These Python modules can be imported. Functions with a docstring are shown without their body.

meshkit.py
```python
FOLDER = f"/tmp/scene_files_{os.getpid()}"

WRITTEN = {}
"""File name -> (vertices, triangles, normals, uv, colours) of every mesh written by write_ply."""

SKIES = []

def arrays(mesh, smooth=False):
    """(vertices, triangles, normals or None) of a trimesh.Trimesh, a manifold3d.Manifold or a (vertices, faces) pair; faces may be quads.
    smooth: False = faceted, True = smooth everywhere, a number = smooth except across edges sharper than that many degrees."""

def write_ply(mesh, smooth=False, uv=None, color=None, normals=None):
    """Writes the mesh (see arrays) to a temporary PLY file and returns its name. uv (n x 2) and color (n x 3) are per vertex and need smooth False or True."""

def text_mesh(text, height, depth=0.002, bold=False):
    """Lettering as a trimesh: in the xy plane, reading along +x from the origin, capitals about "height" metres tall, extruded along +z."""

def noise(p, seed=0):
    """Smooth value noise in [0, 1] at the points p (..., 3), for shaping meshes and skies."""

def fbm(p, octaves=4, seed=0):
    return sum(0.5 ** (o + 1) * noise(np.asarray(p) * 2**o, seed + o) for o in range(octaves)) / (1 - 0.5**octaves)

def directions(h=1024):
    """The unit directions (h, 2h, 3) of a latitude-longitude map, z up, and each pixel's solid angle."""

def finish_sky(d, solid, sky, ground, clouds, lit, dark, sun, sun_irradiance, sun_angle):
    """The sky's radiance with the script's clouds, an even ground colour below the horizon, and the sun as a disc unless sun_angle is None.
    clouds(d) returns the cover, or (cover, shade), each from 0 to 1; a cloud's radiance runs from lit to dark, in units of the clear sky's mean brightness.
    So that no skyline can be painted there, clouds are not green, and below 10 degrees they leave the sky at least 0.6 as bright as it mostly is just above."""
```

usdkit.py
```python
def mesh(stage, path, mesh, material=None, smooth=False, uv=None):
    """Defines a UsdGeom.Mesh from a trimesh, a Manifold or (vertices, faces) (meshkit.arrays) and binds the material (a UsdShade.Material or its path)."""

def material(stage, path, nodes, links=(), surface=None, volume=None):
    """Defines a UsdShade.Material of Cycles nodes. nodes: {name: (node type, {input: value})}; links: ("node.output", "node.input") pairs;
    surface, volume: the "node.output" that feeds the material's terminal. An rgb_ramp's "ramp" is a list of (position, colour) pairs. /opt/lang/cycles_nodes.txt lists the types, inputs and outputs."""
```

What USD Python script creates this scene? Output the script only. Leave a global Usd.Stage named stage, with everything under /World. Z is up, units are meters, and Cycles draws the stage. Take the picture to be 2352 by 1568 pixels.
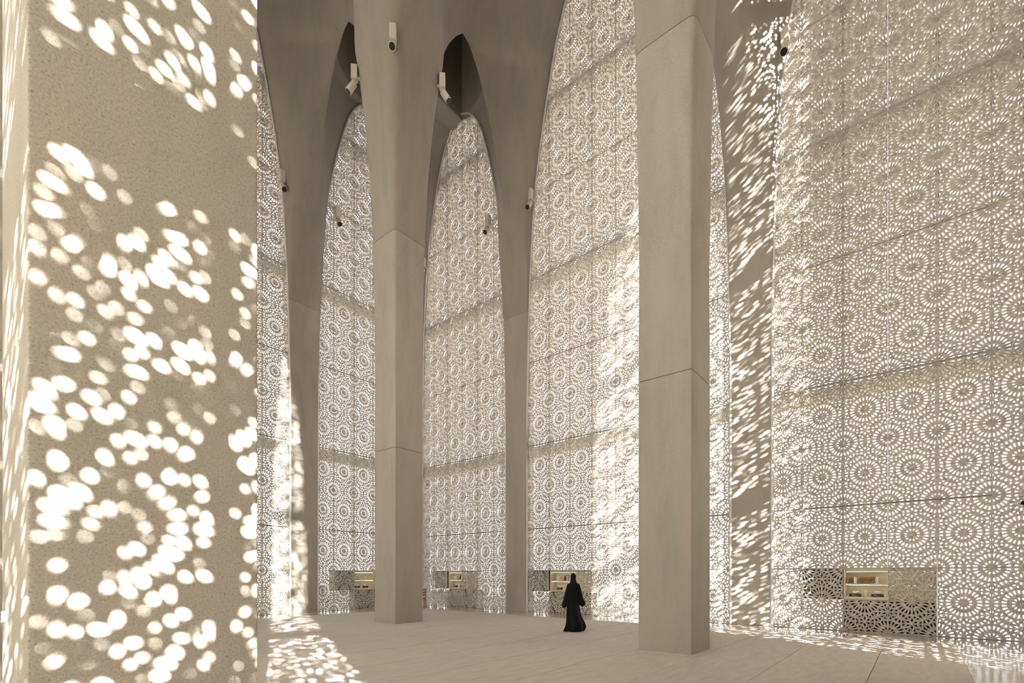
import math, random
import numpy as np, trimesh, manifold3d as m3d, usdkit, meshkit
from pxr import Usd, UsdGeom, UsdLux, UsdShade, Gf, Sdf
from shapely.geometry import Polygon, LineString, box as sbox
from shapely.ops import unary_union, polygonize

random.seed(3); rng = np.random.default_rng(3)
stage = Usd.Stage.CreateInMemory()
UsdGeom.SetStageUpAxis(stage, 'Z'); UsdGeom.SetStageMetersPerUnit(stage, 1.0)
W_ = UsdGeom.Xform.Define(stage, '/World'); UsdGeom.Scope.Define(stage, '/World/Looks')
stage.SetDefaultPrim(W_.GetPrim())

# ------------------------------------------------------------ camera, sky, sun, exposure
FPX, YAW, CAM, YH = 1132.2, 0.88167, (-5.586, -8.655, 1.585), 1318.4
cam = UsdGeom.Camera.Define(stage, '/World/camera')
s_, c_ = math.sin(YAW), math.cos(YAW)
cam.AddTransformOp().Set(Gf.Matrix4d(c_, -s_, 0, 0, 0, 0, 1, 0, -s_, -c_, 0, 0, *CAM, 1))
cam.CreateHorizontalApertureAttr(36.0); cam.CreateVerticalApertureAttr(24.0)
cam.CreateFocalLengthAttr(36.0 * FPX / 2352)
cam.CreateVerticalApertureOffsetAttr((YH - 784) / 2352 * 36.0)
cam.CreateClippingRangeAttr(Gf.Vec2f(0.05, 5000)); cam.CreateFStopAttr(0.0)
cam.CreateExposureAttr(0.2)

dome = UsdLux.DomeLight.Define(stage, '/World/sky')
dome.CreateIntensityAttr(0.84); dome.CreateColorAttr(Gf.Vec3f(0.95, 0.97, 1.0))
SUN_DIR = np.array([0.4202, 0.9075, -0.4026]); SUN_DIR /= np.linalg.norm(SUN_DIR)
sun = UsdLux.DistantLight.Define(stage, '/World/sun')
sun.CreateIntensityAttr(420000.0); sun.CreateAngleAttr(0.53); sun.CreateColorAttr(Gf.Vec3f(1.0, 0.955, 0.885))
zc = -SUN_DIR; xc = np.cross([0, 0, 1.0], zc); xc /= np.linalg.norm(xc); yc = np.cross(zc, xc)
sun.AddTransformOp().Set(Gf.Matrix4d(*xc, 0, *yc, 0, *zc, 0, 0, 0, 0, 1))

# ------------------------------------------------------------ materials
def mat(name, nodes, links, surface='p.BSDF'):
    return usdkit.material(stage, '/World/Looks/' + name, nodes, links, surface=surface)

def plain(name, col, rough=0.6, metal=0.0, spec=0.5):
    return mat(name, {'p': ('principled_bsdf', {'base_color': col, 'roughness': rough, 'metallic': metal, 'specular_ior_level': spec})}, [])

def concrete(name, c1, c2, speck=1.0, scale=1.0):
    return mat(name, {
        'g': ('geometry', {}),
        'st': ('mapping', {'scale': (1.0, 1.0, 0.22)}),
        'n1': ('noise_texture', {'scale': 0.9, 'detail': 5, 'roughness': 0.6}),
        'r1': ('rgb_ramp', {'ramp': [(0.3, c1), (0.7, c2)]}),
        'n2': ('noise_texture', {'scale': 2.3, 'detail': 6, 'roughness': 0.65}),
        'r2': ('rgb_ramp', {'ramp': [(0.35, (0.90, 0.92, 0.88)), (0.5, (1, 1, 1)), (0.68, (1.04, 0.99, 0.96))]}),
        'm1': ('mix_color', {'blend_type': 'multiply', 'fac': 1.0}),
        'v': ('noise_texture', {'scale': 80.0 * scale, 'detail': 3, 'roughness': 0.75}),
        'rv': ('rgb_ramp', {'ramp': [(0.28, (0.25, 0.22, 0.19)), (0.37, (0.80, 0.78, 0.74)), (0.48, (0.98, 0.98, 0.98)), (0.58, (1.04, 1.04, 1.03)), (0.70, (1.35, 1.33, 1.28))]}),
        'm2': ('mix_color', {'blend_type': 'multiply', 'fac': speck, 'use_clamp': False}),
        'nb': ('noise_texture', {'scale': 140.0 * scale, 'detail': 3, 'roughness': 0.7}),
        'b': ('bump', {'strength': 0.25, 'distance': 0.004}),
        'p': ('principled_bsdf', {'roughness': 0.88, 'specular_ior_level': 0.25})},
        [('g.position', 'st.vector'), ('st.vector', 'n1.vector'), ('n1.fac', 'r1.fac'), ('st.vector', 'n2.vector'), ('n2.fac', 'r2.fac'),
         ('r1.color', 'm1.a'), ('r2.color', 'm1.b'), ('g.position', 'v.vector'), ('v.fac', 'rv.fac'), ('m1.result', 'm2.a'), ('rv.color', 'm2.b'),
         ('m2.result', 'p.base_color'), ('g.position', 'nb.vector'), ('nb.fac', 'b.height'), ('b.normal', 'p.normal')])

M = {}
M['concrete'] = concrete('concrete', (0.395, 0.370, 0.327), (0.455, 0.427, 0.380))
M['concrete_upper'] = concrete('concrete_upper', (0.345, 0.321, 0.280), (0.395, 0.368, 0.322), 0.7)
M['lattice'] = mat('lattice_stone', {
    'g': ('geometry', {}), 'n': ('noise_texture', {'scale': 3.0, 'detail': 4}),
    'r': ('rgb_ramp', {'ramp': [(0.3, (0.70, 0.663, 0.60)), (0.7, (0.755, 0.718, 0.655))]}),
    'p': ('principled_bsdf', {'roughness': 0.75, 'specular_ior_level': 0.3})},
    [('g.position', 'n.vector'), ('n.fac', 'r.fac'), ('r.color', 'p.base_color')])
M['stone'] = mat('polished_stone', {
    'g': ('geometry', {}), 'n': ('noise_texture', {'scale': 1.3, 'detail': 7, 'roughness': 0.65, 'distortion': 0.8}),
    'r': ('rgb_ramp', {'ramp': [(0.3, (0.56, 0.50, 0.41)), (0.7, (0.66, 0.60, 0.50))]}),
    'p': ('principled_bsdf', {'roughness': 0.10, 'specular_ior_level': 0.6})},
    [('g.position', 'n.vector'), ('n.fac', 'r.fac'), ('r.color', 'p.base_color')])
def carpet_mat(name, a, b):
    return mat(name, {
        'g': ('geometry', {}), 'mp': ('mapping', {'scale': (0.8, 3.2, 1.0), 'rotation': (0, 0, 0.65)}),
        'n': ('noise_texture', {'scale': 2.6, 'detail': 8, 'roughness': 0.68}),
        'r': ('rgb_ramp', {'ramp': [(0.32, a), (0.68, b)]}),
        'nb': ('noise_texture', {'scale': 210.0, 'detail': 2}), 'b': ('bump', {'strength': 0.35, 'distance': 0.004}),
        'p': ('principled_bsdf', {'roughness': 0.85, 'specular_ior_level': 0.25, 'sheen_weight': 0.15})},
        [('g.position', 'mp.vector'), ('mp.vector', 'n.vector'), ('n.fac', 'r.fac'), ('r.color', 'p.base_color'),
         ('g.position', 'nb.vector'), ('nb.fac', 'b.height'), ('b.normal', 'p.normal')])
M['carpet'] = [carpet_mat('carpet_a', (0.55, 0.49, 0.43), (0.68, 0.615, 0.55)),
               carpet_mat('carpet_b', (0.53, 0.485, 0.44), (0.665, 0.61, 0.56)),
               carpet_mat('carpet_c', (0.555, 0.485, 0.42), (0.685, 0.61, 0.54))]
M['paving'] = mat('exterior_paving', {
    'g': ('geometry', {}), 'n': ('noise_texture', {'scale': 0.4, 'detail': 5}),
    'r': ('rgb_ramp', {'ramp': [(0.3, (0.24, 0.215, 0.18)), (0.7, (0.30, 0.27, 0.23))]}),
    'p': ('principled_bsdf', {'roughness': 0.8})}, [('g.position', 'n.vector'), ('n.fac', 'r.fac'), ('r.color', 'p.base_color')])
M['beam'] = plain('beam_grey', (0.74, 0.70, 0.63), 0.7)
M['trim'] = plain('trim_grey', (0.78, 0.78, 0.77), 0.35)
M['steel'] = plain('dark_steel', (0.16, 0.15, 0.14), 0.45, 0.6)
M['cabinet'] = plain('cabinet_dark', (0.05, 0.042, 0.035), 0.8)
M['shelf'] = plain('shelf_cream', (0.72, 0.66, 0.54), 0.55)
M['bookend'] = plain('bookend_white', (0.78, 0.76, 0.70), 0.5)
M['fixture'] = plain('fixture_cream', (0.72, 0.68, 0.58), 0.45)
M['lens'] = plain('lens_black', (0.012, 0.011, 0.012), 0.25)
M['chrome'] = plain('chrome', (0.75, 0.74, 0.72), 0.12, 1.0)
M['cover'] = plain('book_cover', (0.035, 0.028, 0.03), 0.45)
M['gold'] = plain('book_gold', (0.62, 0.40, 0.11), 0.35, 0.5)
M['red'] = plain('book_red', (0.22, 0.06, 0.03), 0.5)
M['paper'] = plain('paper', (0.80, 0.77, 0.68), 0.8)
M['boxblack'] = plain('tissue_box_black', (0.018, 0.015, 0.016), 0.4)
M['white'] = plain('white_plastic', (0.78, 0.76, 0.72), 0.4)
M['tissue'] = plain('tissue', (0.85, 0.83, 0.78), 0.9)
M['cloth'] = mat('black_cloth', {'p': ('principled_bsdf', {'base_color': (0.006, 0.006, 0.0065), 'roughness': 0.8, 'specular_ior_level': 0.2, 'sheen_weight': 0.05})}, [])
M['skin'] = plain('skin', (0.42, 0.25, 0.17), 0.5)
M['wood'] = mat('brown_wood', {'g': ('geometry', {}), 'mp': ('mapping', {'scale': (14, 14, 1.5)}), 'n': ('noise_texture', {'scale': 2.0, 'detail': 4}),
    'r': ('rgb_ramp', {'ramp': [(0.3, (0.20, 0.085, 0.03)), (0.7, (0.34, 0.16, 0.06))]}), 'p': ('principled_bsdf', {'roughness': 0.45})},
    [('g.position', 'mp.vector'), ('mp.vector', 'n.vector'), ('n.fac', 'r.fac'), ('r.color', 'p.base_color')])
M['led'] = mat('led', {'e': ('emission', {'color': (1.0, 0.80, 0.50), 'strength': 7.0})}, [], 'e.emission')

# ------------------------------------------------------------ helpers
used = {}
def numbered(path):
    n = used.get(path, 0); used[path] = n + 1
    return path if n == 0 else f'{path}_{n:03d}'

def tag(p, label=None, cat=None, group=None, kind=None):
    assert not label or 4 <= len(label.split()) <= 16, label
    for k, v in (('label', label), ('category', cat), ('group', group), ('kind', kind)):
        if v: p.SetCustomDataByKey(k, v)
    return p

def thing(name, label=None, cat=None, loc=(0, 0, 0), rotz=0.0, group=None, kind=None):
    x = UsdGeom.Xform.Define(stage, numbered('/World/' + name))
    x.AddTranslateOp().Set(Gf.Vec3d(*map(float, loc)))
    if rotz: x.AddRotateZOp().Set(float(rotz))
    return tag(x.GetPrim(), label, cat, group, kind)

def obj(name, mesh, m, parent=None, smooth=False):
    base = str(parent.GetPath()) if parent is not None else '/World'
    return usdkit.mesh(stage, numbered(base + '/' + name), mesh, m, smooth).GetPrim()

def cat_(ms):
    return trimesh.util.concatenate(ms)

def bx(x0, x1, y0, y1, z0, z1):
    b = trimesh.creation.box([x1 - x0, y1 - y0, z1 - z0]); b.apply_translation([(x0 + x1) / 2, (y0 + y1) / 2, (z0 + z1) / 2]); return b

def rbx(x0, x1, y0, y1, z0, z1, b=0.004):
    """box with chamfered edges"""
    e = [(x0 + b, x1 - b, y0 + b, y1 - b, z0, z1), (x0 + b, x1 - b, y0, y1, z0 + b, z1 - b), (x0, x1, y0 + b, y1 - b, z0 + b, z1 - b)]
    pts = np.vstack([bx(*q).vertices for q in e])
    return trimesh.convex.convex_hull(pts)

def loft(rings, cap0=True, cap1=True, closed=True):
    n = len(rings[0]); v = np.vstack(rings); f = []
    for k in range(len(rings) - 1):
        a = np.arange(n) + k * n; b = np.roll(a, -1)
        if not closed: a, b = a[:-1], b[:-1]
        f.append(np.stack([a, b, b + n], 1)); f.append(np.stack([a, b + n, a + n], 1))
    if cap0:
        v = np.vstack([v, rings[0].mean(0)]); i = len(v) - 1; a = np.arange(n); f.append(np.stack([np.roll(a, -1), a, np.full(n, i)], 1))
    if cap1:
        o = (len(rings) - 1) * n; v = np.vstack([v, rings[-1].mean(0)]); i = len(v) - 1; a = np.arange(n) + o; f.append(np.stack([a, np.roll(a, -1), np.full(n, i)], 1))
    return trimesh.Trimesh(v, np.vstack(f), process=False)

def tube(pts, r, sides=8):
    pts = np.asarray(pts, float); t = np.gradient(pts, axis=0); t /= np.linalg.norm(t, axis=1, keepdims=True)
    ref = np.array([0, 0, 1.0]) if abs(t[len(t) // 2][2]) < 0.9 else np.array([0, 1.0, 0])
    rings = []; rr = np.broadcast_to(r, (len(pts),))
    for p, d, q in zip(pts, t, rr):
        a = np.cross(d, ref)
        if np.linalg.norm(a) < 1e-6: a = np.cross(d, [1.0, 0.3, 0.2])
        a /= np.linalg.norm(a); b = np.cross(d, a)
        an = np.arange(sides) * 2 * np.pi / sides
        rings.append(p + q * (np.cos(an)[:, None] * a + np.sin(an)[:, None] * b))
    return loft(rings)

def rot(m, deg, loc=(0, 0, 0)):
    m = m.copy(); m.apply_transform(trimesh.transformations.rotation_matrix(math.radians(deg), [0, 0, 1])); m.apply_translation(loc); return m

# ------------------------------------------------------------ dimensions of the hall
S, C = 4.668, 0.557                 # column centres and half width
IN = 10.90                          # inner face of the walls
SCR = 10.935                        # front face of the lattice screens
PZ = 3.497; HZ = PZ / 2             # height of two panels / one panel
TOP = 27.6
ZT = [0, 8, 9, 10.5, 12, 13, 14.5, 16, 17.4, 18.3, 19, 20, 21, 21.7, 22.0, 22.3]
SIDE = lambda z: np.interp(z, ZT, [0, 0, .02, .045, .09, .13, .21, .36, .56, .72, .88, 1.2, 1.65, 2.08, 2.36, 2.6])
CENT = lambda z: np.interp(z, [0, 8, 10, 12, 14, 16, 17, 18, 19, 20, 21, 22, 23, 24, 25, 26, 27, 27.4], [0, 0, .03, .07, .14, .27, .36, .48, .63, .82, 1.02, 1.23, 1.47, 1.8, 2.25, 2.85, 3.65, 4.12])
WSIDE = lambda z: np.interp(z, [0, 10, 12, 14, 15, 16.5, 17.6, 18.3, 19.2, 20, 21, 21.8, 22.4, 22.85, 23.1, 23.28, 23.32], [0, .02, .06, .12, .18, .30, .44, .55, .75, .93, 1.2, 1.45, 1.72, 2.02, 2.28, 2.6, 2.78])
PROT = lambda z: np.interp(z, [0, 8, 10, 12, 14, 16, 17.5, 19, 19.6, 20.5, 21.3, 21.94, 22.08, 22.4], [.05, .05, .07, .13, .28, .6, .98, 1.47, 1.68, 2.02, 2.42, 2.92, 3.25, 3.45])
CRAD = lambda z: np.interp(z, [0, 5.4, 8, 10, 12.5, 15, 18, 20, 22, 27], [.012, .014, .06, .17, .34, .48, .72, 1.0, 1.4, 1.6])
RSIDE = lambda z: np.interp(z, [0, 5.4, 8, 10, 12.5, 15, 18, 20, 20.8, 21.6, 22.1, 28], [.012, .014, .06, .17, .34, .48, .72, .9, .85, .5, .06, .05])
LEV = np.unique(np.concatenate([np.arange(12.6, 21, .3), np.arange(21, 23.6, .12), np.arange(23.6, TOP, .4), [TOP]]))
MID = (S + C + 2.40)

def rrect(x0, x1, y0, y1, r, z, n=9):
    """ring of a rectangle whose four corners have the radii r"""
    out = []
    for (cx, cy, a0, k) in ((x1, y1, 0, 0), (x0, y1, 90, 1), (x0, y0, 180, 2), (x1, y0, 270, 3)):
        q = min(r[k] if np.ndim(r) else r, (x1 - x0) / 2.001, (y1 - y0) / 2.001)
        sx, sy = (1 if k in (0, 3) else -1), (1 if k < 2 else -1)
        an = np.radians(a0 + np.linspace(0, 90, n))
        out.append(np.stack([cx - sx * q + q * np.cos(an), cy - sy * q + q * np.sin(an), np.full(n, z)], 1))
    return np.vstack(out)

NEXP = lambda z: np.interp(z, [0, 5.6, 8, 10, 12.5, 15, 18, 20, 21.2, 22.1, 23, 24, 25, 26, 27.4], [90, 80, 26, 13, 8, 5.2, 3.3, 2.4, 2.0, 1.9, 2.1, 2.5, 3.1, 4.4, 9])
NCOR = lambda z: np.interp(z, [0, 5.6, 8, 10, 12.5, 15, 17, 19, 21, 28], [90, 80, 26, 13, 7, 3.2, 1.5, .7, .55, .5])
WEB = lambda z: np.interp(z, [22.2, 23, 24, 25, 26, 27, 27.4], [0.0, .22, .66, 1.35, 2.4, 3.9, 4.67])
TT = np.linspace(0, np.pi / 2, 14, endpoint=False)
def quadrant(a, b, z, kind):
    """quarter section from the tip of half axis a to the tip of half axis b (b's tip left out).
    cc: towards the middle of the nave; ss: towards a corner bay; sc: a points to the wall, b to the nave, where column and wall pier grow together into a web"""
    n = NCOR(z) if kind == 'ss' else NEXP(z)
    p = np.c_[a * np.cos(TT) ** (2 / n), b * np.sin(TT) ** (2 / n)]; p[0] = (a, 0)
    if kind == 'sc':
        w = np.interp(z, [19.0, 21.8], [0, 1]); g = min(WEB(z), b)
        x = np.linspace(1, 0, len(TT)); x[0] = 1
        q = np.c_[a * x, g + (b - g) * (.5 + .5 * np.cos(np.pi * x))]; q[0] = (a, 0)
        xs = np.r_[1, np.linspace(1, 0, len(TT))[:-1]]
        q = np.c_[a * xs, g + (b - g) * (.5 + .5 * np.cos(np.pi * xs))]; q[0] = (a, 0)
        p = p * (1 - w) + q * w
    return p
def turn(p, b):
    """the quadrant the other way round: from b's tip to a's, without a's"""
    return np.vstack([[(0, b)], p[:0:-1]])
def section(axp, ayp, axn, ayn, kinds, z):
    """kinds of the four quadrants (+,+) (-,+) (-,-) (+,-); the letter of an 'sc' quadrant's wall-side axis follows it: 'scx' or 'scy'"""
    out = []
    for (ax, ay, qx, qy, swap), kd in zip(((axp, ayp, 1, 1, False), (axn, ayp, -1, 1, True), (axn, ayn, -1, -1, False), (axp, ayn, 1, -1, True)), kinds):
        first_x = not swap                                   # going round anticlockwise the quadrant starts at the x tip or at the y tip
        if kd.endswith('y'):
            q = quadrant(ay, ax, z, 'sc')[:, ::-1]            # from the y tip to the x tip
            q = np.vstack([[(ax, 0)], q[:0:-1]]) if first_x else q
        else:
            q = quadrant(ax, ay, z, kd[:2])
            q = q if first_x else turn(q, ay)
        out.append(q * (qx, qy))
    v = np.vstack(out); return np.c_[v, np.full(len(v), z)]

def col_ring(z, sx, sy, inset=0.0):
    """column at (sx*S, sy*S); the outer sides lean to the side aisles, the inner ones to the nave"""
    o, i = C + SIDE(z) - inset, C + min(CENT(z), 4.12) - inset
    X = (o, i) if sx > 0 else (i, o); Y = (o, i) if sy > 0 else (i, o)
    kinds = []
    for qx, qy in ((1, 1), (-1, 1), (-1, -1), (1, -1)):
        kinds.append('ss' if (qx == sx and qy == sy) else 'cc' if (qx != sx and qy != sy) else 'scx' if qx == sx else 'scy')
    return section(X[0], Y[0], X[1], Y[1], kinds, z)

# ------------------------------------------------------------ floor, ceiling, exterior ground
fl = thing('floor', kind='structure')
obj('slab', bx(-11.4, 11.4, -11.4, 11.4, -0.3, -0.012), M['stone'], fl)
B = 9.30
def tile_row(side):
    n = 12; e = np.linspace(-IN - 0.2, IN + 0.2, n + 1)
    for k in range(n):
        a, b = e[k] + 0.002, e[k + 1] - 0.002
        if side < 2:
            y = (B + 0.002, IN + 0.25) if side == 0 else (-IN - 0.25, -B - 0.002)
            obj('tile', bx(a, b, y[0], y[1], -0.012, 0.0), M['stone'], fl)
        else:
            a2, b2 = max(a, -B), min(b, B)
            if b2 - a2 > 0.1:
                x = (B + 0.002, IN + 0.25) if side == 2 else (-IN - 0.25, -B - 0.002)
                obj('tile', bx(x[0], x[1], a2, b2, -0.012, 0.0), M['stone'], fl)
for sd in range(4): tile_row(sd)
ce = thing('ceiling', kind='structure')
obj('slab', bx(-11.4, 11.4, -11.4, 11.4, TOP - 0.05, TOP + 0.5), M['concrete_upper'], ce)
gr = thing('exterior_ground', kind='structure')
obj('paving', bx(-90, 90, -90, 90, -0.6, -0.31), M['paving'], gr)

# ------------------------------------------------------------ lattice panels: a twelve-fold rosette pattern cut through a slab
def pattern_cells():
    h = math.sqrt(3) / 2; segs = []
    def ray(c, ang, d): return (c[0] + d * math.cos(ang), c[1] + d * math.sin(ang))
    hubs = [(i + 0.5 * (j % 2), j * h) for j in range(-2, 5) for i in range(-2, 4)]
    tris = []
    for j in range(-2, 4):
        for i in range(-2, 3):
            p = (i + 0.5 * (j % 2), j * h); q = (p[0] + 1, p[1]); t = (p[0] + 0.5, p[1] + h)
            tris.append((p, q, t)); u = (t[0] + 1, t[1]); tris.append((q, u, t))
    rs, rb = 0.155, 0.19
    R = 1 / math.sqrt(3) - 1 / 3
    A = R * math.cos(math.pi / 6)
    for T in tris:
        T = [np.array(v) for v in T]; g = sum(T) / 3
        for k in range(3):
            a, b, c = T[k], T[(k + 1) % 3], T[(k + 2) % 3]
            segs.append((a, b))
            segs.append((a + (b - a) / 3, a + (c - a) * 2 / 3)) if False else None
            segs.append((a + (b - a) * 2 / 3, a + (c - a) * 2 / 3))       # line through the centroid, parallel to bc
            da = (a - g) / np.linalg.norm(a - g); th = math.atan2(da[1], da[0])
            segs.append((a, g + da * R))                                    # spoke at 30 degrees
            segs.append((g - da * R, (b + c) / 2))                          # hexagon corner to the middle of the edge
            for s in (-1, 1):
                hm = np.array(ray(g, th + s * math.pi / 6, A))              # middle of a hexagon side
                bd = (hm - a) / np.linalg.norm(hm - a)
                sp = (g - a) / np.linalg.norm(g - a)
                eg = ((b if np.dot(bd, b - a) > np.dot(bd, c - a) else c) - a)
                segs.append((a + bd * rb, hm))                              # bisector bar
                segs.append((a + bd * rb, a + sp * rs)); segs.append((a + bd * rb, a + eg * rs))
        hx = [np.array(ray(g, math.radians(90) + k * math.pi / 3, R)) for k in range(6)]
        for k in range(6):
            segs.append((hx[k], hx[(k + 1) % 6]))
            arm = np.array(ray(g, math.radians(120) + k * math.pi / 3, 0.092))
            segs.append((arm, hx[k])); segs.append((arm, hx[(k + 1) % 6]))
    ky = HZ / (2 * h)
    ls = unary_union([LineString([(round(a[0], 5), round(a[1] * ky, 5)), (round(b[0], 5), round(b[1] * ky, 5))]) for a, b in segs])
    # snap nearly equal nodes
    import shapely
    ls = shapely.set_precision(ls, 1e-4)
    rect = sbox(-0.02, -0.02, 1.02, HZ + 0.02)
    return [p for p in polygonize(unary_union(ls)) if p.intersects(rect) and p.area > 2e-5]

CELLS = pattern_cells()
D1, D2, DEPTH = 0.0105, 0.028, 0.068
def zipper(A, B, ia, ib, F, flip=False):
    """triangles between two convex rings around one centre, with different numbers of corners"""
    c = B.mean(0); n, m = len(A), len(B)
    aa = np.unwrap(np.arctan2(*(A - c).T[::-1])); ab = np.arctan2(*(B - c).T[::-1])
    k0 = int(np.argmin(np.abs((ab - aa[0] + np.pi) % (2 * np.pi) - np.pi)))
    ab = np.unwrap(np.roll(ab, -k0)); ab += 2 * np.pi * round((aa[0] - ab[0]) / (2 * np.pi))
    ea = np.r_[aa, aa[0] + 2 * np.pi]; eb = np.r_[ab, ab[0] + 2 * np.pi]
    i = j = 0
    while i < n or j < m:
        pa, pb = ia + i % n, ib + (j + k0) % m
        if j >= m or (i < n and ea[i + 1] <= eb[j + 1]):
            t = (pa, ia + (i + 1) % n, pb); i += 1
        else:
            t = (pa, ib + (j + 1 + k0) % m, pb); j += 1
        F.append(t[::-1] if flip else t)

def ring_of(g):
    P = np.array(g.exterior.coords)[:-1]
    return P if g.exterior.is_ccw else P[::-1]

def lattice_mesh(clip, frame=0.003, D1=D1, D2=D2, DEPTH=DEPTH, cap=.5, wall=.3):
    """the part of the pattern inside the polygon clip (panel coordinates u, z), as a slab from depth 0 to DEPTH; every opening narrows to a rounded hole"""
    import shapely
    V, F, n0 = [], [], 0
    clip = clip.buffer(-frame, join_style=2)
    def add(ring, d):
        nonlocal n0
        V.append(np.c_[ring[:, 0], np.full(len(ring), d), ring[:, 1]]); n0 += len(ring); return n0 - len(ring)
    for cell in CELLS:
        q = cell.intersection(clip)
        if q.is_empty or q.geom_type != 'Polygon' or q.area < 1.2e-4: continue
        q = q.simplify(0.002); P = ring_of(q)
        rin = shapely.maximum_inscribed_circle(q).length
        if len(P) < 3 or rin < 0.007:
            i0, i1 = add(P, 0), add(P, DEPTH)
            for i in range(1, len(P) - 1):
                F.append((i0, i0 + i, i0 + i + 1)); F.append((i1, i1 + i + 1, i1 + i))
            continue
        a = q.buffer(-min(D1, .4 * rin), join_style=2, mitre_limit=8)
        d = min(D2, cap * rin); b = q.buffer(-d); r = .5 * (rin - d); b = b.buffer(-r).buffer(r, quad_segs=2)
        if a.geom_type != 'Polygon' or b.geom_type != 'Polygon' or a.is_empty or b.is_empty: a = q.buffer(-.3 * rin, join_style=2); b = q.buffer(-.5 * rin)
        A, B = ring_of(a), ring_of(b.simplify(0.0012))
        i0, i1, i2, i3, i4 = add(P, 0), add(A, 0), add(A, DEPTH * wall), add(B, DEPTH), add(P, DEPTH)
        n = len(A)
        zipper(P, A, i0, i1, F)
        for i in range(n):
            j = (i + 1) % n; F.append((i1 + i, i1 + j, i2 + j)); F.append((i1 + i, i2 + j, i2 + i))
        zipper(A, B, i2, i3, F); zipper(P, B, i4, i3, F, True)
    P = ring_of(clip); n = len(P); i0, i1 = add(P, 0), add(P, DEPTH)
    for i in range(n):
        j = (i + 1) % n
        F.append((i0 + i, i1 + i, i1 + j)); F.append((i0 + i, i1 + j, i0 + j))
    return trimesh.Trimesh(np.vstack(V), np.array(F), process=False)

def proto(name, mesh, m):
    path = '/World/Protos/' + name
    stage.CreateClassPrim('/World/Protos') if not stage.GetPrimAtPath('/World/Protos') else None
    UsdGeom.Xform.Define(stage, path)
    usdkit.mesh(stage, path + '/lattice', mesh, m)
    return path

PROTOS = {}
def panel_proto(kind, clip=None):
    if kind not in PROTOS:
        k = dict(D1=.008, D2=.011, DEPTH=.018, cap=.26) if kind == 'outer' else dict(DEPTH=.057) if kind[0] == 'deep' else dict(D1=.0062, D2=.036, DEPTH=.075, cap=.62, wall=.12) if kind[0] == 'ridge' else dict(D1=.0095, D2=.0245, DEPTH=.046, cap=.49, wall=.45)
        PROTOS[kind] = proto(f'panel_{len(PROTOS):03d}', lattice_mesh(clip, **k), M['lattice'])
    return PROTOS[kind]

def put_panel(parent, path, u, y, z, name='panel'):
    x = UsdGeom.Xform.Define(stage, numbered(f'{parent.GetPath()}/{name}'))
    x.AddTranslateOp().Set(Gf.Vec3d(u, y, z))
    p = x.GetPrim(); p.GetReferences().AddInternalReference(path); p.SetInstanceable(True)
    return p

# opening of an arch in wall coordinates (u along the wall, z up)
def opening(kind):
    if kind == 'center':
        z = np.concatenate([np.arange(0, 16, 2.0), np.arange(16, 27.2, .5), [27.2]]); s = CENT(z); h = 4.07
        left = [(-h + b, a) for a, b in zip(z, s)]; right = [(h - b, a) for a, b in zip(z, s)]
    else:
        z = np.concatenate([np.arange(0, 12, 2.0), np.arange(12, 21, .5), np.arange(21, 23.3, .2), [23.31]]); s = WSIDE(z)
        left = [(5.25 + b, a) for a, b in zip(z, s)]; right = [(10.80 - b, a) for a, b in zip(z, s)]
    return left, right
OPEN = {k: opening(k) for k in ('center', 'side')}
POLY = {k: Polygon(l + r[::-1]) for k, (l, r) in OPEN.items()}

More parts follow.
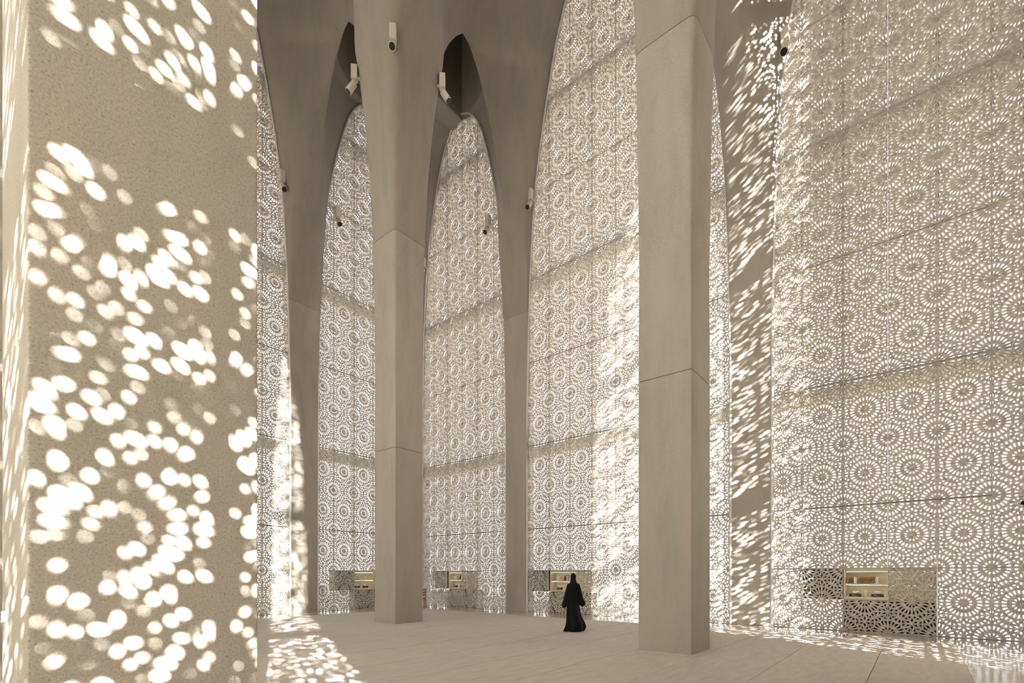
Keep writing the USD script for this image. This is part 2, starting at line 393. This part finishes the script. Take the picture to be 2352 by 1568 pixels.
FULL = sbox(0, 0, 1.0, HZ)
HALF_LOW, HALF_UP = sbox(0, 0, 1.0, HZ / 2), sbox(0, HZ / 2, 1.0, HZ)

def wall_angle(w): return {'right': -90.0, 'left': 0.0, 'back': 180.0, 'near': 90.0}[w]

def build_screen(w, kind, mirror, label, niche=None, posts=None):
    """one lattice screen of one-metre panels inside an arch; niche is the first column of its bookcase"""
    t = thing('lattice_screen', label, 'screen', rotz=wall_angle(w))
    sg = -1 if mirror else 1
    off = 0.03
    poly = POLY[kind]
    if mirror: poly = Polygon([(-x, y) for x, y in poly.exterior.coords])
    dp = 'deep' if w == 'back' else 'ridge' if w == 'right' and kind == 'side' and not mirror else 'fine'
    cols = range(-5, 5) if kind == 'center' else (range(-12, -4) if mirror else range(4, 12))
    shift = 0.0 if kind == 'center' else off * sg
    for c in cols:
        for r in range(0, 16):
            u0, z0 = c + shift, r * HZ
            cell = sbox(u0, z0, u0 + 1, z0 + HZ)
            q = poly.intersection(cell)
            if q.is_empty or q.area < 0.03 or q.geom_type != 'Polygon': continue
            if niche is not None and r == 0 and c in (niche - 1, niche, niche + 1):
                if c == niche - 1:
                    put_panel(t, panel_proto((dp, 'low'), HALF_LOW), u0, SCR, 0)
                    put_panel(t, panel_proto((dp, 'up'), HALF_UP), u0, SCR - 0.045, 0, 'sliding_door')
                else:
                    put_panel(t, panel_proto((dp, 'low'), HALF_LOW), u0, SCR - 0.02, 0, 'cabinet_door')
                    if c == niche + 1: put_panel(t, panel_proto((dp, 'up'), HALF_UP), u0, SCR - 0.02, 0, 'sliding_door')
                continue
            if q.area > 0.9999 * HZ:
                x = put_panel(t, panel_proto((dp, 'full'), FULL), u0, SCR, z0)
                if r % 2 == 1: UsdGeom.Xformable(x).AddScaleOp().Set(Gf.Vec3f(1, 1, .9915))      # a wider joint above every second row
            else:
                import shapely.affinity as aff
                put_panel(t, panel_proto((dp, kind, mirror, c, r), aff.translate(q, -u0, -z0)), u0, SCR, z0)
    # rails behind the joints, floor beams, posts
    ext = {}
    def span(z):
        q = poly.intersection(LineString([(-12, z), (12, z)]))
        return None if q.is_empty else (q.bounds[0], q.bounds[2])
    for k in range(1, 8):
        z = k * PZ; sp = span(z)
        if not sp or sp[1] - sp[0] < 0.3: continue
        if k % 2 == 0:
            obj('beam', bx(sp[0], sp[1], SCR + 0.24, SCR + DEPTH + 0.36, z - 0.47, z - 0.02), M['beam'], t)
    for k in range(1, 15):
        z = k * HZ; sp = span(z)
        if not sp or sp[1] - sp[0] < 0.3: continue
        y = SCR + {'deep': .057, 'ridge': .075, 'fine': .046}[dp] + .002
        if k % 2 == 0: obj('rail', bx(sp[0], sp[1], y, y + .02, z - .03, z + .03), M['steel'], t)
        else: obj('rail', bx(sp[0], sp[1], y, y + .02, z - .022, z + .022), M['beam'], t)
    for j in (posts if posts is not None else ([-3, -1, 1, 3] if kind == 'center' else [sg * 7.03, sg * 9.03])):
        zz = [z for z in np.arange(0.5, 27, 0.25) if (sp := span(z)) and sp[0] < j - 0.05 and sp[1] > j + 0.05]
        if niche is not None and niche - 0.6 < j < niche + 2.6: zz = [z for z in zz if z > HZ + 0.1]
        if zz: obj('post', bx(j - 0.03, j + 0.03, SCR + 0.0905, SCR + DEPTH + 0.13, min(zz) - (0.5 if min(zz) < 0.6 else 0.05), max(zz)), M['beam'], t)
    # tube along the edge of the arch
    l, r = OPEN[kind]
    if mirror: l, r = [(-x, y) for x, y in l], [(-x, y) for x, y in r]
    pts = l + r[::-1][1:]
    n = len(pts) // 2
    line = [(x, IN - 0.03, z) for x, z in pts]
    obj('arch_trim', tube(line, 0.042, 8), M['trim'], t, 40)
    return t

def build_wall(w, name, solid_center=False):
    t = thing(name, kind='structure', rotz=wall_angle(w))
    shell = sbox(-11.4, -0.3, 11.4, TOP + 0.3)
    for k in ('side', 'center'):
        if k == 'center' and solid_center: continue
        shell = shell.difference(POLY[k])
        if k == 'side': shell = shell.difference(Polygon([(-x, y) for x, y in POLY[k].exterior.coords]))
    shell = shell.difference(sbox(-11.4, -1, 11.4, -0.3 + 1e-6))
    m = trimesh.creation.extrude_polygon(shell, 0.4, engine='earcut') if shell.geom_type == 'Polygon' else cat_([trimesh.creation.extrude_polygon(g, 0.4, engine='earcut') for g in shell.geoms])
    # (x, y, z) -> (u, depth, z)
    v = m.vertices.copy(); m = trimesh.Trimesh(np.c_[v[:, 0], IN + v[:, 2], v[:, 1]], m.faces[:, ::-1], process=False)
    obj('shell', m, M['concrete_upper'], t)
    # the outer lattice of the facade: the same pattern at a larger scale
    fs = 1.7
    for i in range(-7, 7) if w == 'back' else ():
        for k in range(0, 9):
            u, z = i * fs - 0.4, k * HZ * fs - 0.3
            if solid_center and -4.3 < u + fs / 2 < 4.3: continue
            x = put_panel(t, panel_proto('outer', FULL), u, IN + 0.52, z, 'facade_panel')
            UsdGeom.Xformable(x).AddScaleOp().Set(Gf.Vec3f(fs, fs, fs))
    if w == 'back':                                              # a broad pier of the outer facade shades part of this bay
        obj('outer_pier', rbx(-10.25, -8.45, IN + .62, IN + 1.3, -.3, TOP, .03), M['concrete_upper'], t)
    for sgn in (-1, 1):
        for seg, name_ in ((np.concatenate([[0, 2, 4, 5.6], np.arange(6, 12.3, .4), [12.592]]), 'pier'), (LEV, 'pier_flare')):
            rings = []
            for z in seg:
                s = WSIDE(z) if z < 23 else 2.78; c = min(CENT(z), 4.12); p = PROT(z)
                aw, an_ = .58 + s, np.interp(z, [14, 20], [.595, C]) + c
                cen = np.vstack([quadrant(p, an_, z, 'sc'), [(0, an_)], [(-.2, an_)]])      # (towards the room, along the wall)
                cor = np.vstack([quadrant(p, aw, z, 'ss'), [(0, aw)], [(-.2, aw)]])
                # outer quadrant lies on the side of the corner bay (sgn), the other on the side of the nave
                A_ = np.c_[sgn * cor[:, 1], IN - cor[:, 0]]; B_ = np.c_[-sgn * cen[1:, 1], IN - cen[1:, 0]]
                ring = np.vstack([A_[::-1], B_])
                if sgn < 0: ring = ring[::-1]
                rings.append(np.c_[ring[:, 0] + sgn * S, ring[:, 1], np.full(len(ring), z)])
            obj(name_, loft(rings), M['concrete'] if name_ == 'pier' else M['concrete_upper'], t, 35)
        # quarter pier in the corner of the hall
    return t

wall_r = build_wall('right', 'wall_right')
wall_l = build_wall('left', 'wall_left')
wall_b = build_wall('back', 'wall_back', solid_center=True)
wall_n = build_wall('near', 'wall_near')
co = thing('trim_1', kind='structure')
for sx in (-1, 1):
    for sy in (-1, 1):
        rings = []
        for z in np.concatenate([[0, 4, 8, 10, 12], LEV]):
            s = 0.10 + (WSIDE(z) if z < 23 else 2.78)
            X = (IN - s, IN + 0.3); Y = X
            r = [0.0001] * 4; fr = min(s * 0.9, CRAD(z))
            x = X if sx > 0 else (-X[1], -X[0]); y = Y if sy > 0 else (-Y[1], -Y[0])
            k = {(1, 1): 2, (-1, 1): 3, (-1, -1): 0, (1, -1): 1}[(sx, sy)]
            r[k] = fr
            rings.append(rrect(x[0], x[1], y[0], y[1], r, z))
        obj('corner_pier', loft(rings), M['concrete_upper'], co, 35)

# ------------------------------------------------------------ the four columns
names = {(1, -1): 'square concrete column standing nearest the middle of the hall, with a lit right side face',
         (1, 1): 'farthest concrete column, flaring into the vault, with three spotlights near its top',
         (-1, -1): 'huge foreground concrete column at the left covered with round spots of sunlight',
         (-1, 1): 'concrete column standing behind the foreground column'}
for (sx, sy), lab in names.items():
    t = thing('column', lab, 'column', (sx * S, sy * S, 0))
    for seg, nm in ((np.array([0, .012, 2, 4, 5.60, 5.612]), 'shaft'), (np.concatenate([[5.625, 5.637], np.arange(6, 12.3, .4), [12.45, 12.457]]), 'shaft'), (np.concatenate([[12.47, 12.48], LEV[LEV > 12.5]]), 'vault_flare')):
        rings = [col_ring(z, sx, sy, 0.002 if (k in (0, len(seg) - 1) and nm == 'shaft' and z > 1) else 0.0) for k, z in enumerate(seg)]
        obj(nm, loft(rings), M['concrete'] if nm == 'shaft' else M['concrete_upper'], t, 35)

# ------------------------------------------------------------ lattice screens
build_screen('right', 'side', False, 'near bright lattice screen at the right edge of the photo, with the open book niche', niche=7)
build_screen('right', 'center', False, 'tall lattice screen behind the walking person, partly hidden by the middle column', niche=-3)
build_screen('right', 'side', True, 'lattice screen in the pointed arch of the far corner, beside the wooden chair', niche=-9)
build_screen('left', 'side', False, 'lattice screen just left of the farthest column, with a book niche half hidden by it', niche=7)
build_screen('left', 'center', False, 'lattice screen strip seen right beside the big foreground column')
build_screen('left', 'side', True, 'lattice screen of the left wall hidden behind the foreground column')
build_screen('back', 'side', False, 'lattice screen behind the camera on its left, casting the spots of sunlight')
build_screen('back', 'side', True, 'lattice screen behind the camera on its right, casting the far spots of sunlight', posts=[-6.55 , -7.03, -9.03])
build_screen('near', 'center', False, 'broad lattice screen on the wall to the left of the camera')
build_screen('near', 'side', False, 'narrow lattice screen to the left of the camera, farther end')
build_screen('near', 'side', True, 'narrow lattice screen to the left of the camera, nearer end')

# ------------------------------------------------------------ carpet in seamed strips
cp = thing('carpet', 'large greige prayer carpet in seamed strips covering the hall floor', 'carpet')
SP = 1.345
ks = list(range(-7, 7)); holes = unary_union([sbox(sx * S - C - .004, sy * S - C - .004, sx * S + C + .004, sy * S + C + .004) for sx in (-1, 1) for sy in (-1, 1)])
for k in ks:
    y0, y1 = max(k * SP, -B) + 0.0045, min((k + 1) * SP, B) - 0.0045
    poly = sbox(-B, y0, B, y1).difference(holes)
    for g in getattr(poly, 'geoms', [poly]):
        m = trimesh.creation.extrude_polygon(g, 0.012, engine='earcut'); m.apply_translation([0, 0, -0.004])
        obj('carpet_strip', m, M['carpet'][k % 3], cp)

# ------------------------------------------------------------ book niches and what stands in them
def local(w, u, y, z):
    a = math.radians(wall_angle(w)); return (u * math.cos(a) - y * math.sin(a), u * math.sin(a) + y * math.cos(a), z)

FRONT = SCR + 0.058
def niche(w, base, off, label, where):
    t = thing('bookcase', label, 'bookcase', rotz=wall_angle(w))
    a, b, y0, y1 = base + off + .005, base + off + 1.995, FRONT, FRONT + 0.36
    z0, z1 = HZ / 2 + .006, HZ - .006
    obj('back_panel', bx(a, b, y1, y1 + .02, z0, z1), M['shelf'], t)
    obj('side_panel', rbx(a, a + .05, y0, y1, z0, z1), M['shelf'], t); obj('side_panel', rbx(b - .05, b, y0, y1, z0, z1), M['shelf'], t)
    obj('top_panel', rbx(a + .05, b - .05, y0, y1, z1 - .085, z1), M['shelf'], t)
    obj('bottom_panel', rbx(a + .05, b - .05, y0, y1, z0, z0 + .085), M['shelf'], t)
    obj('shelf', rbx(a + .05, b - .05, y0 + .012, y1, 1.293, 1.330), M['shelf'], t)
    for z in (z1 - .085, 1.293):
        obj('led_strip', bx(a + .07, b - .07, y0 + .05, y0 + .066, z - .008, z - .001), M['led'], t)
    # cupboard below
    cb = thing('cupboard', 'dark cupboard behind lattice doors under the ' + where, 'cupboard', rotz=wall_angle(w))
    q = SCR + DEPTH + 0.01
    obj('back_panel', bx(a, b, q + .33, q + .35, .0, HZ / 2), M['cabinet'], cb)
    obj('side_panel', bx(a, a + .02, q, q + .33, .0, HZ / 2), M['cabinet'], cb); obj('side_panel', bx(b - .02, b, q, q + .33, .0, HZ / 2), M['cabinet'], cb)
    obj('top_panel', bx(a + .02, b - .02, q, q + .33, HZ / 2 - .02, HZ / 2), M['cabinet'], cb)
    obj('bottom_panel', bx(a + .02, b - .02, q, q + .33, .0, .02), M['cabinet'], cb)
    cb = thing('wall_cabinet', 'dark cabinet behind the sliding lattice door left of the ' + where, 'cabinet', rotz=wall_angle(w))
    obj('body', bx(a - .995, a - .01, q, q + .33, HZ / 2 + .005, HZ - .005), M['cabinet'], cb)

ORD = ['first', 'second', 'third', 'fourth', 'fifth', 'sixth', 'seventh', 'eighth', 'ninth', 'tenth', 'eleventh']
NUM = {1: 'one', 2: 'two', 3: 'three', 4: 'four', 10: 'ten'}
def book_parts(t, lean, h=0.205, wd=0.030, dp=0.15):
    sh = math.tan(math.radians(lean))
    def shear(m):
        v = np.array(m.vertices); v[:, 0] += v[:, 2] * sh; return trimesh.Trimesh(v, m.faces, process=False)
    obj('cover', shear(rbx(-wd / 2, wd / 2, 0, dp, 0, h, .003)), M['cover'], t)
    obj('page_block', shear(bx(-wd / 2 + .004, wd / 2 - .004, .004, dp - .003, h - .002, h + .0015)), M['paper'], t)
    for z, m in ((.018, 'gold'), (.040, 'gold'), (.066, 'gold'), (.092, 'red'), (.116, 'gold'), (.142, 'gold'), (.158, 'red'), (.172, 'gold'), (.190, 'gold')):
        obj('spine_band', shear(bx(-wd / 2 + .001, wd / 2 - .001, -.0022, .004, z, z + (.012 if m == 'red' else .011))), M[m], t)

def books(w, u0, n, step, z, lean, where, grp):
    for k in range(n):
        t = thing('book', f'{ORD[k]} from left of {NUM[n]} leaning gold-banded books {where}', 'book', local(w, u0 + k * step, FRONT + .10, z), wall_angle(w), grp)
        book_parts(t, lean)

def bookend(w, u, z, label, h=0.185, wd=0.065):
    t = thing('bookend', label, 'bookend', local(w, u, FRONT + .06, z), wall_angle(w))
    obj('upright', rbx(-wd / 2, wd / 2, 0, .02, 0, h, .004), M['bookend'], t)
    obj('foot', rbx(-wd / 2, wd / 2, .02, .16, 0, .006, .002), M['bookend'], t)
    obj('side_wing', rbx(-wd / 2, -wd / 2 + .006, .02, .16, .006, h, .002), M['bookend'], t)

def tissue_box(w, u, z, label, wd=0.27):
    t = thing('tissue_box', label, 'tissue box', local(w, u, FRONT + .07, z), wall_angle(w))
    obj('carton', rbx(-wd / 2, wd / 2, 0, .13, 0, .078, .003), M['boxblack'], t)
    # blank leaf-shaped mark and a short line of print on the front
    an = np.linspace(0, 2 * np.pi, 14)[:-1]
    leaf = Polygon(np.c_[-.045 + .016 * np.cos(an) + .006 * np.sin(an), .045 + .012 * np.sin(an)])
    q = trimesh.creation.extrude_polygon(leaf, .0015, engine='earcut'); v = q.vertices
    obj('emblem', trimesh.Trimesh(np.c_[v[:, 0], -v[:, 2] - .0005, v[:, 1]], q.faces, process=False), M['white'], t)
    obj('print_line', cat_([bx(-.02 + .02 * k, -.006 + .02 * k, -.0018, -.0003, .026, .033) for k in range(4)]), M['white'], t)
    # tissue puff: a crumpled fan
    rings = []
    for i, s in enumerate(np.linspace(0, 1, 7)):
        a = np.linspace(0, 2 * np.pi, 18, endpoint=False)
        rx, ry = .022 + .055 * math.sin(s * 2.4), .012 + .02 * s
        wob = 1 + .25 * np.sin(3 * a + i) * s
        rings.append(np.c_[rx * np.cos(a) * wob + .02 * s * s, .065 + ry * np.sin(a) * wob, .074 + .075 * s + .012 * np.sin(2 * a + 1) * s])
    obj('tissue', loft(rings), M['tissue'], t, 50)

O = 0.03
zt, zb = 1.330, HZ / 2 + .006 + .085
niche('right', 7, O, 'lit cream book niche in the near screen at the right', 'near niche at the right')
niche('right', -3, 0, 'lit cream book niche behind the walking person', 'niche behind the walking person')
niche('right', -9, -O, 'small lit cream book niche in the far corner screen', 'niche in the far corner screen')
niche('left', 7, O, 'lit cream book niche half hidden by the farthest column', 'niche beside the farthest column')
w = 'right'; b = 7.03
books(w, b + .105, 4, .036, zt, 14, 'left of the bookend, near niche', 'books on the upper shelf of the near niche')
bookend(w, b + .275, zt, 'white bookend between the two rows of books on the upper shelf of the near niche')
books(w, b + .345, 10, .0345, zt, 14, 'between bookends, near niche', 'books on the upper shelf of the near niche')
bookend(w, b + .765, zt, 'white bookend right of the longer row of books in the near niche')
tissue_box(w, b + .27, zb, 'black tissue box left of the bookend on the lower shelf of the near niche')
bookend(w, b + .51, zb, 'white bookend between the two tissue boxes in the near niche')
tissue_box(w, b + .77, zb, 'black tissue box right of the bookend on the lower shelf of the near niche')
bookend(w, b + .955, zb, 'white bookend at the right end of the lower shelf in the near niche')
b = -3.0
bookend(w, b + .36, zt, 'broad white bookend on the upper shelf behind the walking person', .19, .15)
books(w, b + .62, 3, .036, zt, 16, 'on the upper shelf behind the walking person', 'books behind the walking person')
bookend(w, b + .80, zt, 'narrow white bookend beside the books, close to the person\'s head')
tissue_box(w, b + .42, zb, 'black tissue box on the lower shelf behind the walking person', .24)
bookend(w, b + .66, zb, 'broad white bookend on the lower shelf behind the walking person', .19, .15)
b = -9.03
bookend(w, b + .42, zt, 'broad white bookend on the upper shelf of the far corner niche', .19, .2)
books(w, b + .66, 2, .036, zt, 16, 'in the far corner niche', 'books in the far corner niche')
bookend(w, b + .84, zt, 'narrow white bookend right of the books in the far corner niche')
tissue_box(w, b + .42, zb, 'black tissue box left of the bookend in the far corner niche', .24)
bookend(w, b + .66, zb, 'broad white bookend on the lower shelf of the far corner niche', .19, .16)
tissue_box(w, b + .86, zb, 'black tissue box right of the bookend in the far corner niche', .2)
w = 'left'; b = 7.03
bookend(w, b + .16, zt, 'left white bookend on the upper shelf beside the farthest column')
bookend(w, b + .42, zt, 'broad white bookend on the upper shelf beside the farthest column', .19, .2)
bookend(w, b + .66, zt, 'right white bookend on the upper shelf beside the farthest column')
tissue_box(w, b + .24, zb, 'left black tissue box on the lower shelf beside the farthest column', .24)
bookend(w, b + .46, zb, 'white bookend between tissue boxes beside the farthest column')
tissue_box(w, b + .68, zb, 'right black tissue box on the lower shelf beside the farthest column', .24)

# ------------------------------------------------------------ spotlights
def spotlight(pos, out, aim, label):
    """a flat housing against the concrete and a lamp cylinder hinged below it; out is the horizontal direction away from the wall"""
    out = np.array([out[0], out[1], 0.0]); out /= np.linalg.norm(out); ang = math.degrees(math.atan2(out[1], out[0])) + 90
    t = thing('spotlight', label, 'spotlight', pos, ang)       # local -y points away from the wall
    obj('housing', rbx(-.10, .10, -.30, -.10, .0, .46, .006), M['fixture'], t)
    obj('bracket', cat_([bx(-.03, .03, -.24, .25, .04, .10), bx(-.025, .025, -.23, -.17, -.12, .0)]), M['fixture'], t)
    a = np.array([math.sin(math.radians(aim)) * .35, -.55, -.80]); a /= np.linalg.norm(a)
    p0 = np.array([0, -.20, -.08]); p1 = p0 + a * .36
    obj('lamp_body', tube([p0 - a * .015, p0, p0 + a * .02, p1 - a * .005, p1], [.06, .085, .105, .112, .108], 20), M['fixture'], t, 40)
    obj('lens', tube([p1 - a * .01, p1 + a * .006], [.094, .094], 20), M['lens'], t, 40)

def col_surface(sx, sy, dx, dy, z):
    """where the ray from the column's axis in direction (dx, dy) leaves the concrete"""
    ring = col_ring(z, sx, sy)[:, :2]; d = np.array([dx, dy]) / math.hypot(dx, dy)
    pts = ring; nx = np.roll(ring, -1, 0); best = 0.5
    for p, q in zip(pts, nx):
        den = d[0] * (q - p)[1] - d[1] * (q - p)[0]
        if abs(den) < 1e-9: continue
        tt = (p[0] * (q - p)[1] - p[1] * (q - p)[0]) / den; s = (p[0] * d[1] - p[1] * d[0]) / den
        if -1e-6 <= s <= 1 + 1e-6 and tt > 0: best = tt
    return d * best + np.array([sx * S, sy * S])
for (dx, dy, lab) in ((-1, -1, 'cream spotlight on the front of the farthest column, facing the camera'), (-1, 1, 'cream spotlight on the left flank of the farthest column'), (1, -1, 'cream spotlight on the right flank of the farthest column')):
    p = col_surface(1, 1, dx, dy, 17.9); d = np.array([dx, dy]) / math.sqrt(2)
    spotlight((*(p - d * 0.03), 17.85), (dx, dy), 0, lab)
for w, u, z, lab in (('right', 5.66, 17.05, 'cream spotlight at the left edge of the near right screen, dappled with sun'),
                     ('right', -3.70, 17.0, 'cream spotlight left of the tall screen behind the person, high on its arch'),
                     ('right', -6.05, 17.0, 'cream spotlight at the right side of the far corner arch'),
                     ('right', -10.42, 16.9, 'cream spotlight low at the left edge of the far corner arch, beside the farthest column'),
                     ('left', 3.60, 16.95, 'cream spotlight beside the narrow screen strip at the foreground column'),
                     ('left', 5.98, 16.9, 'cream spotlight left in the arch of the screen next to the farthest column')):
    o = local(w, 0, -1, 0)
    spotlight(local(w, u, IN - 0.10, z), o, 0, lab)

# small camera at the right edge, small plate on the foreground column
x, y, z = local('right', 10.52, SCR - .01, 3.24)
t = thing('security_camera', 'small chrome security camera with black eye at the right edge of the photo', 'camera', (x, y, z), wall_angle('right'))
obj('mount', rbx(-.16, -.02, -.06, .02, -.035, .035, .006), M['chrome'], t)
obj('housing', tube([(-.03, -.03, 0), (-.0, -.05, 0), (.02, -.12, 0)], [.05, .062, .06], 18), M['chrome'], t, 40)
obj('eye', tube([(.02, -.115, 0), (.022, -.128, 0)], [.045, .043], 18), M['lens'], t, 40)
t = thing('wall_plate', 'small white oval plate low on the left side of the foreground column', 'plate', (-S - C, -4.29, 1.324))
an = np.linspace(0, 2 * np.pi, 33)[:-1]
q = trimesh.creation.extrude_polygon(Polygon(np.c_[.022 * np.cos(an), .036 * np.sin(an)]), .018, engine='earcut'); v = q.vertices
obj('plate', trimesh.Trimesh(np.c_[-v[:, 2], v[:, 0], v[:, 1]], q.faces[:, ::-1], process=False), M['trim'], t)
for dz in (-.012, .012): obj('hole', tube([(-.0178, -.004, dz), (-.0192, -.004, dz)], [.004, .004], 10), M['lens'], t)

# wooden chair in the far corner
t = thing('chair', 'brown wooden chair in the far corner, half hidden behind the farthest column', 'chair', (9.72, 9.55, 0), 150)
obj('seat', rbx(-.22, .22, -.22, .22, .43, .47, .01), M['wood'], t)
for sx in (-1, 1):
    obj('leg', tube([(sx * .20, -.20, 0), (sx * .19, -.19, .44)], [.018, .022], 8), M['wood'], t, 40)
    obj('leg', tube([(sx * .20, .21, 0), (sx * .19, .19, .45), (sx * .19, .25, .88)], [.018, .022, .018], 8), M['wood'], t, 40)
for z in (.62, .74, .86): obj('back_slat', rbx(-.19, .19, .215 + (z - .62) * .1, .235 + (z - .62) * .1, z - .03, z + .03), M['wood'], t)

# ------------------------------------------------------------ person in a black abaya, walking away
def person():
    px, py = 6.02, -1.29
    F = np.array([math.sin(YAW), math.cos(YAW)]); R = np.array([math.cos(YAW), -math.sin(YAW)])
    t = thing('person', 'person in a long black abaya and headscarf walking across the carpet, back to the camera', 'person', (px, py, 0), -math.degrees(YAW))
    # local x = to the right of the photo, local y = away from the camera
    n = 96; a = np.linspace(0, 2 * np.pi, n, endpoint=False)
    prof = [  # z, left, right, depth, dy, folds
        (0.012, -.265, .245, .23, .02, .030), (0.05, -.262, .290, .235, .01, .036), (0.14, -.218, .318, .225, .0, .036), (0.26, -.198, .285, .205, .0, .032), (0.40, -.195, .215, .185, .0, .026),
        (0.55, -.190, .175, .165, .0, .022), (0.70, -.185, .155, .150, .0, .017), (0.85, -.180, .145, .140, .0, .012), (1.00, -.172, .142, .130, .0, .008), (1.12, -.165, .145, .122, .0, .006),
        (1.22, -.160, .155, .115, .0, .004), (1.29, -.150, .150, .105, .0, .002), (1.335, -.115, .125, .092, .0, .001), (1.365, -.07, .085, .078, .005, 0), (1.39, -.055, .066, .068, .01, 0)]
    zs = np.array([p[0] for p in prof]); zz = np.linspace(0.012, 1.39, 70); rings = []
    ip = lambda k, z: np.interp(z, zs, [p[k] for p in prof])
    for z in zz:
        l, r, d, dy, fo = (ip(k, z) for k in range(1, 6))
        cx, rx = (l + r) / 2, (r - l) / 2
        w = 1 + fo / .2 * (.55 * np.sin(7 * a + 1.3 + .5 * z) + .35 * np.sin(12 * a + 2.1 - .8 * z) + .3 * np.sin(4 * a + z))
        rings.append(np.c_[cx + rx * np.cos(a) * w, dy + d * np.sin(a) * w, np.full(n, z)])
    def solid(m): return m3d.Manifold(m3d.Mesh(np.asarray(m.vertices, np.float32), np.asarray(m.faces, np.uint32)))
    body = solid(loft(rings))
    if body.is_empty() or body.volume() < 0: body = solid(trimesh.Trimesh(loft(rings).vertices, loft(rings).faces[:, ::-1]))
    def chain(pts):
        out = m3d.Manifold()
        sph = [m3d.Manifold.sphere(r, 24).scale((1, q, 1)).translate(p) for p, r, q in pts]
        for s0, s1 in zip(sph, sph[1:]): out = out + m3d.Manifold.batch_hull([s0, s1])
        return out
    right = chain([((.125, 0, 1.27), .062, 1), ((.175, -.01, 1.05), .066, 1), ((.205, .01, .90), .074, 1.1), ((.250, .03, .79), .092, 1.1), ((.305, .04, .765), .045, 1.3)])
    left = chain([((-.115, 0, 1.27), .06, 1), ((-.165, .02, 1.05), .064, 1), ((-.205, .05, .86), .07, 1.1), ((-.235, .07, .74), .078, 1.1), ((-.25, .08, .69), .05, 1.2)])
    robe = (body + right + left).refine_to_length(0.03)
    mm = robe.to_mesh(); m = trimesh.Trimesh(mm.vert_properties[:, :3], mm.tri_verts); m = trimesh.smoothing.filter_taubin(m, iterations=8)
    v = np.array(m.vertices); v[:, 2] = np.maximum(v[:, 2], 0.008); m.vertices = v
    obj('abaya', m, M['cloth'], t, True)
    # head under the scarf, turned away from the camera
    hd = m3d.Manifold.batch_hull([m3d.Manifold.sphere(.086, 40).scale((.92, 1.1, 1.08)).translate((.005, .015, 1.525)), m3d.Manifold.sphere(.068, 32).translate((.0, .03, 1.45)), m3d.Manifold.sphere(.06, 32).translate((.008, -.03, 1.47))])
    hd = hd + m3d.Manifold.batch_hull([m3d.Manifold.sphere(.066, 32).translate((.004, .0, 1.44)), m3d.Manifold.sphere(.075, 32).scale((1.25, 1, .6)).translate((.005, .0, 1.345))])
    mm = hd.refine_to_length(0.018).to_mesh(); m = trimesh.Trimesh(mm.vert_properties[:, :3], mm.tri_verts); m = trimesh.smoothing.filter_taubin(m, iterations=10)
    obj('headscarf', m, M['cloth'], t, True)
    fc = m3d.Manifold.sphere(.066, 40).scale((.82, .55, 1.12)).translate((.002, .082, 1.505))
    fc = fc + m3d.Manifold.batch_hull([m3d.Manifold.sphere(.006, 12).translate((.002, .118, 1.525)), m3d.Manifold.sphere(.011, 14).translate((.002, .128, 1.495))])
    mm = fc.refine_to_length(.012).to_mesh(); m = trimesh.Trimesh(mm.vert_properties[:, :3], mm.tri_verts)
    f = obj('face', trimesh.smoothing.filter_taubin(m, iterations=4), M['skin'], t, True)
    obj('eye', cat_([trimesh.creation.icosphere(2, .009).apply_translation((s * .022 + .002, .113, 1.524)) for s in (-1, 1)]), M['lens'], f)
    obj('mouth', cat_([trimesh.creation.icosphere(2, .01).apply_scale((2.0, .6, .5)).apply_translation((.002, .117, 1.465))]), M['red'], f)
    for sgn, (hx, hy, hz) in ((1, (.262, .035, .835)), (-1, (-.232, .068, .765))):
        palm = m3d.Manifold.batch_hull([m3d.Manifold.sphere(.022, 16).translate((hx, hy, hz + .03)), m3d.Manifold.sphere(.02, 16).translate((hx, hy + .025, hz - .03)), m3d.Manifold.sphere(.02, 16).translate((hx, hy - .02, hz - .03))])
        for k, ln in enumerate((.062, .072, .068, .052)):
            y = hy + .032 - k * .019
            f0, f1, f2 = (hx, y, hz - .032), (hx - sgn * .006, y, hz - .032 - ln * .55), (hx - sgn * .02, y, hz - .032 - ln)
            for p, q in ((f0, f1), (f1, f2)): palm = palm + m3d.Manifold.batch_hull([m3d.Manifold.sphere(.0085, 12).translate(p), m3d.Manifold.sphere(.008, 12).translate(q)])
        th = ((hx, hy + .03, hz + .005), (hx - sgn * .012, hy + .055, hz - .025), (hx - sgn * .016, hy + .06, hz - .05))
        for p, q in zip(th, th[1:]): palm = palm + m3d.Manifold.batch_hull([m3d.Manifold.sphere(.010, 12).translate(p), m3d.Manifold.sphere(.009, 12).translate(q)])
        mm = palm.refine_to_length(.006).to_mesh(); m = trimesh.Trimesh(mm.vert_properties[:, :3], mm.tri_verts)
        obj('hand', trimesh.smoothing.filter_taubin(m, iterations=4), M['skin'], t, True)
person()
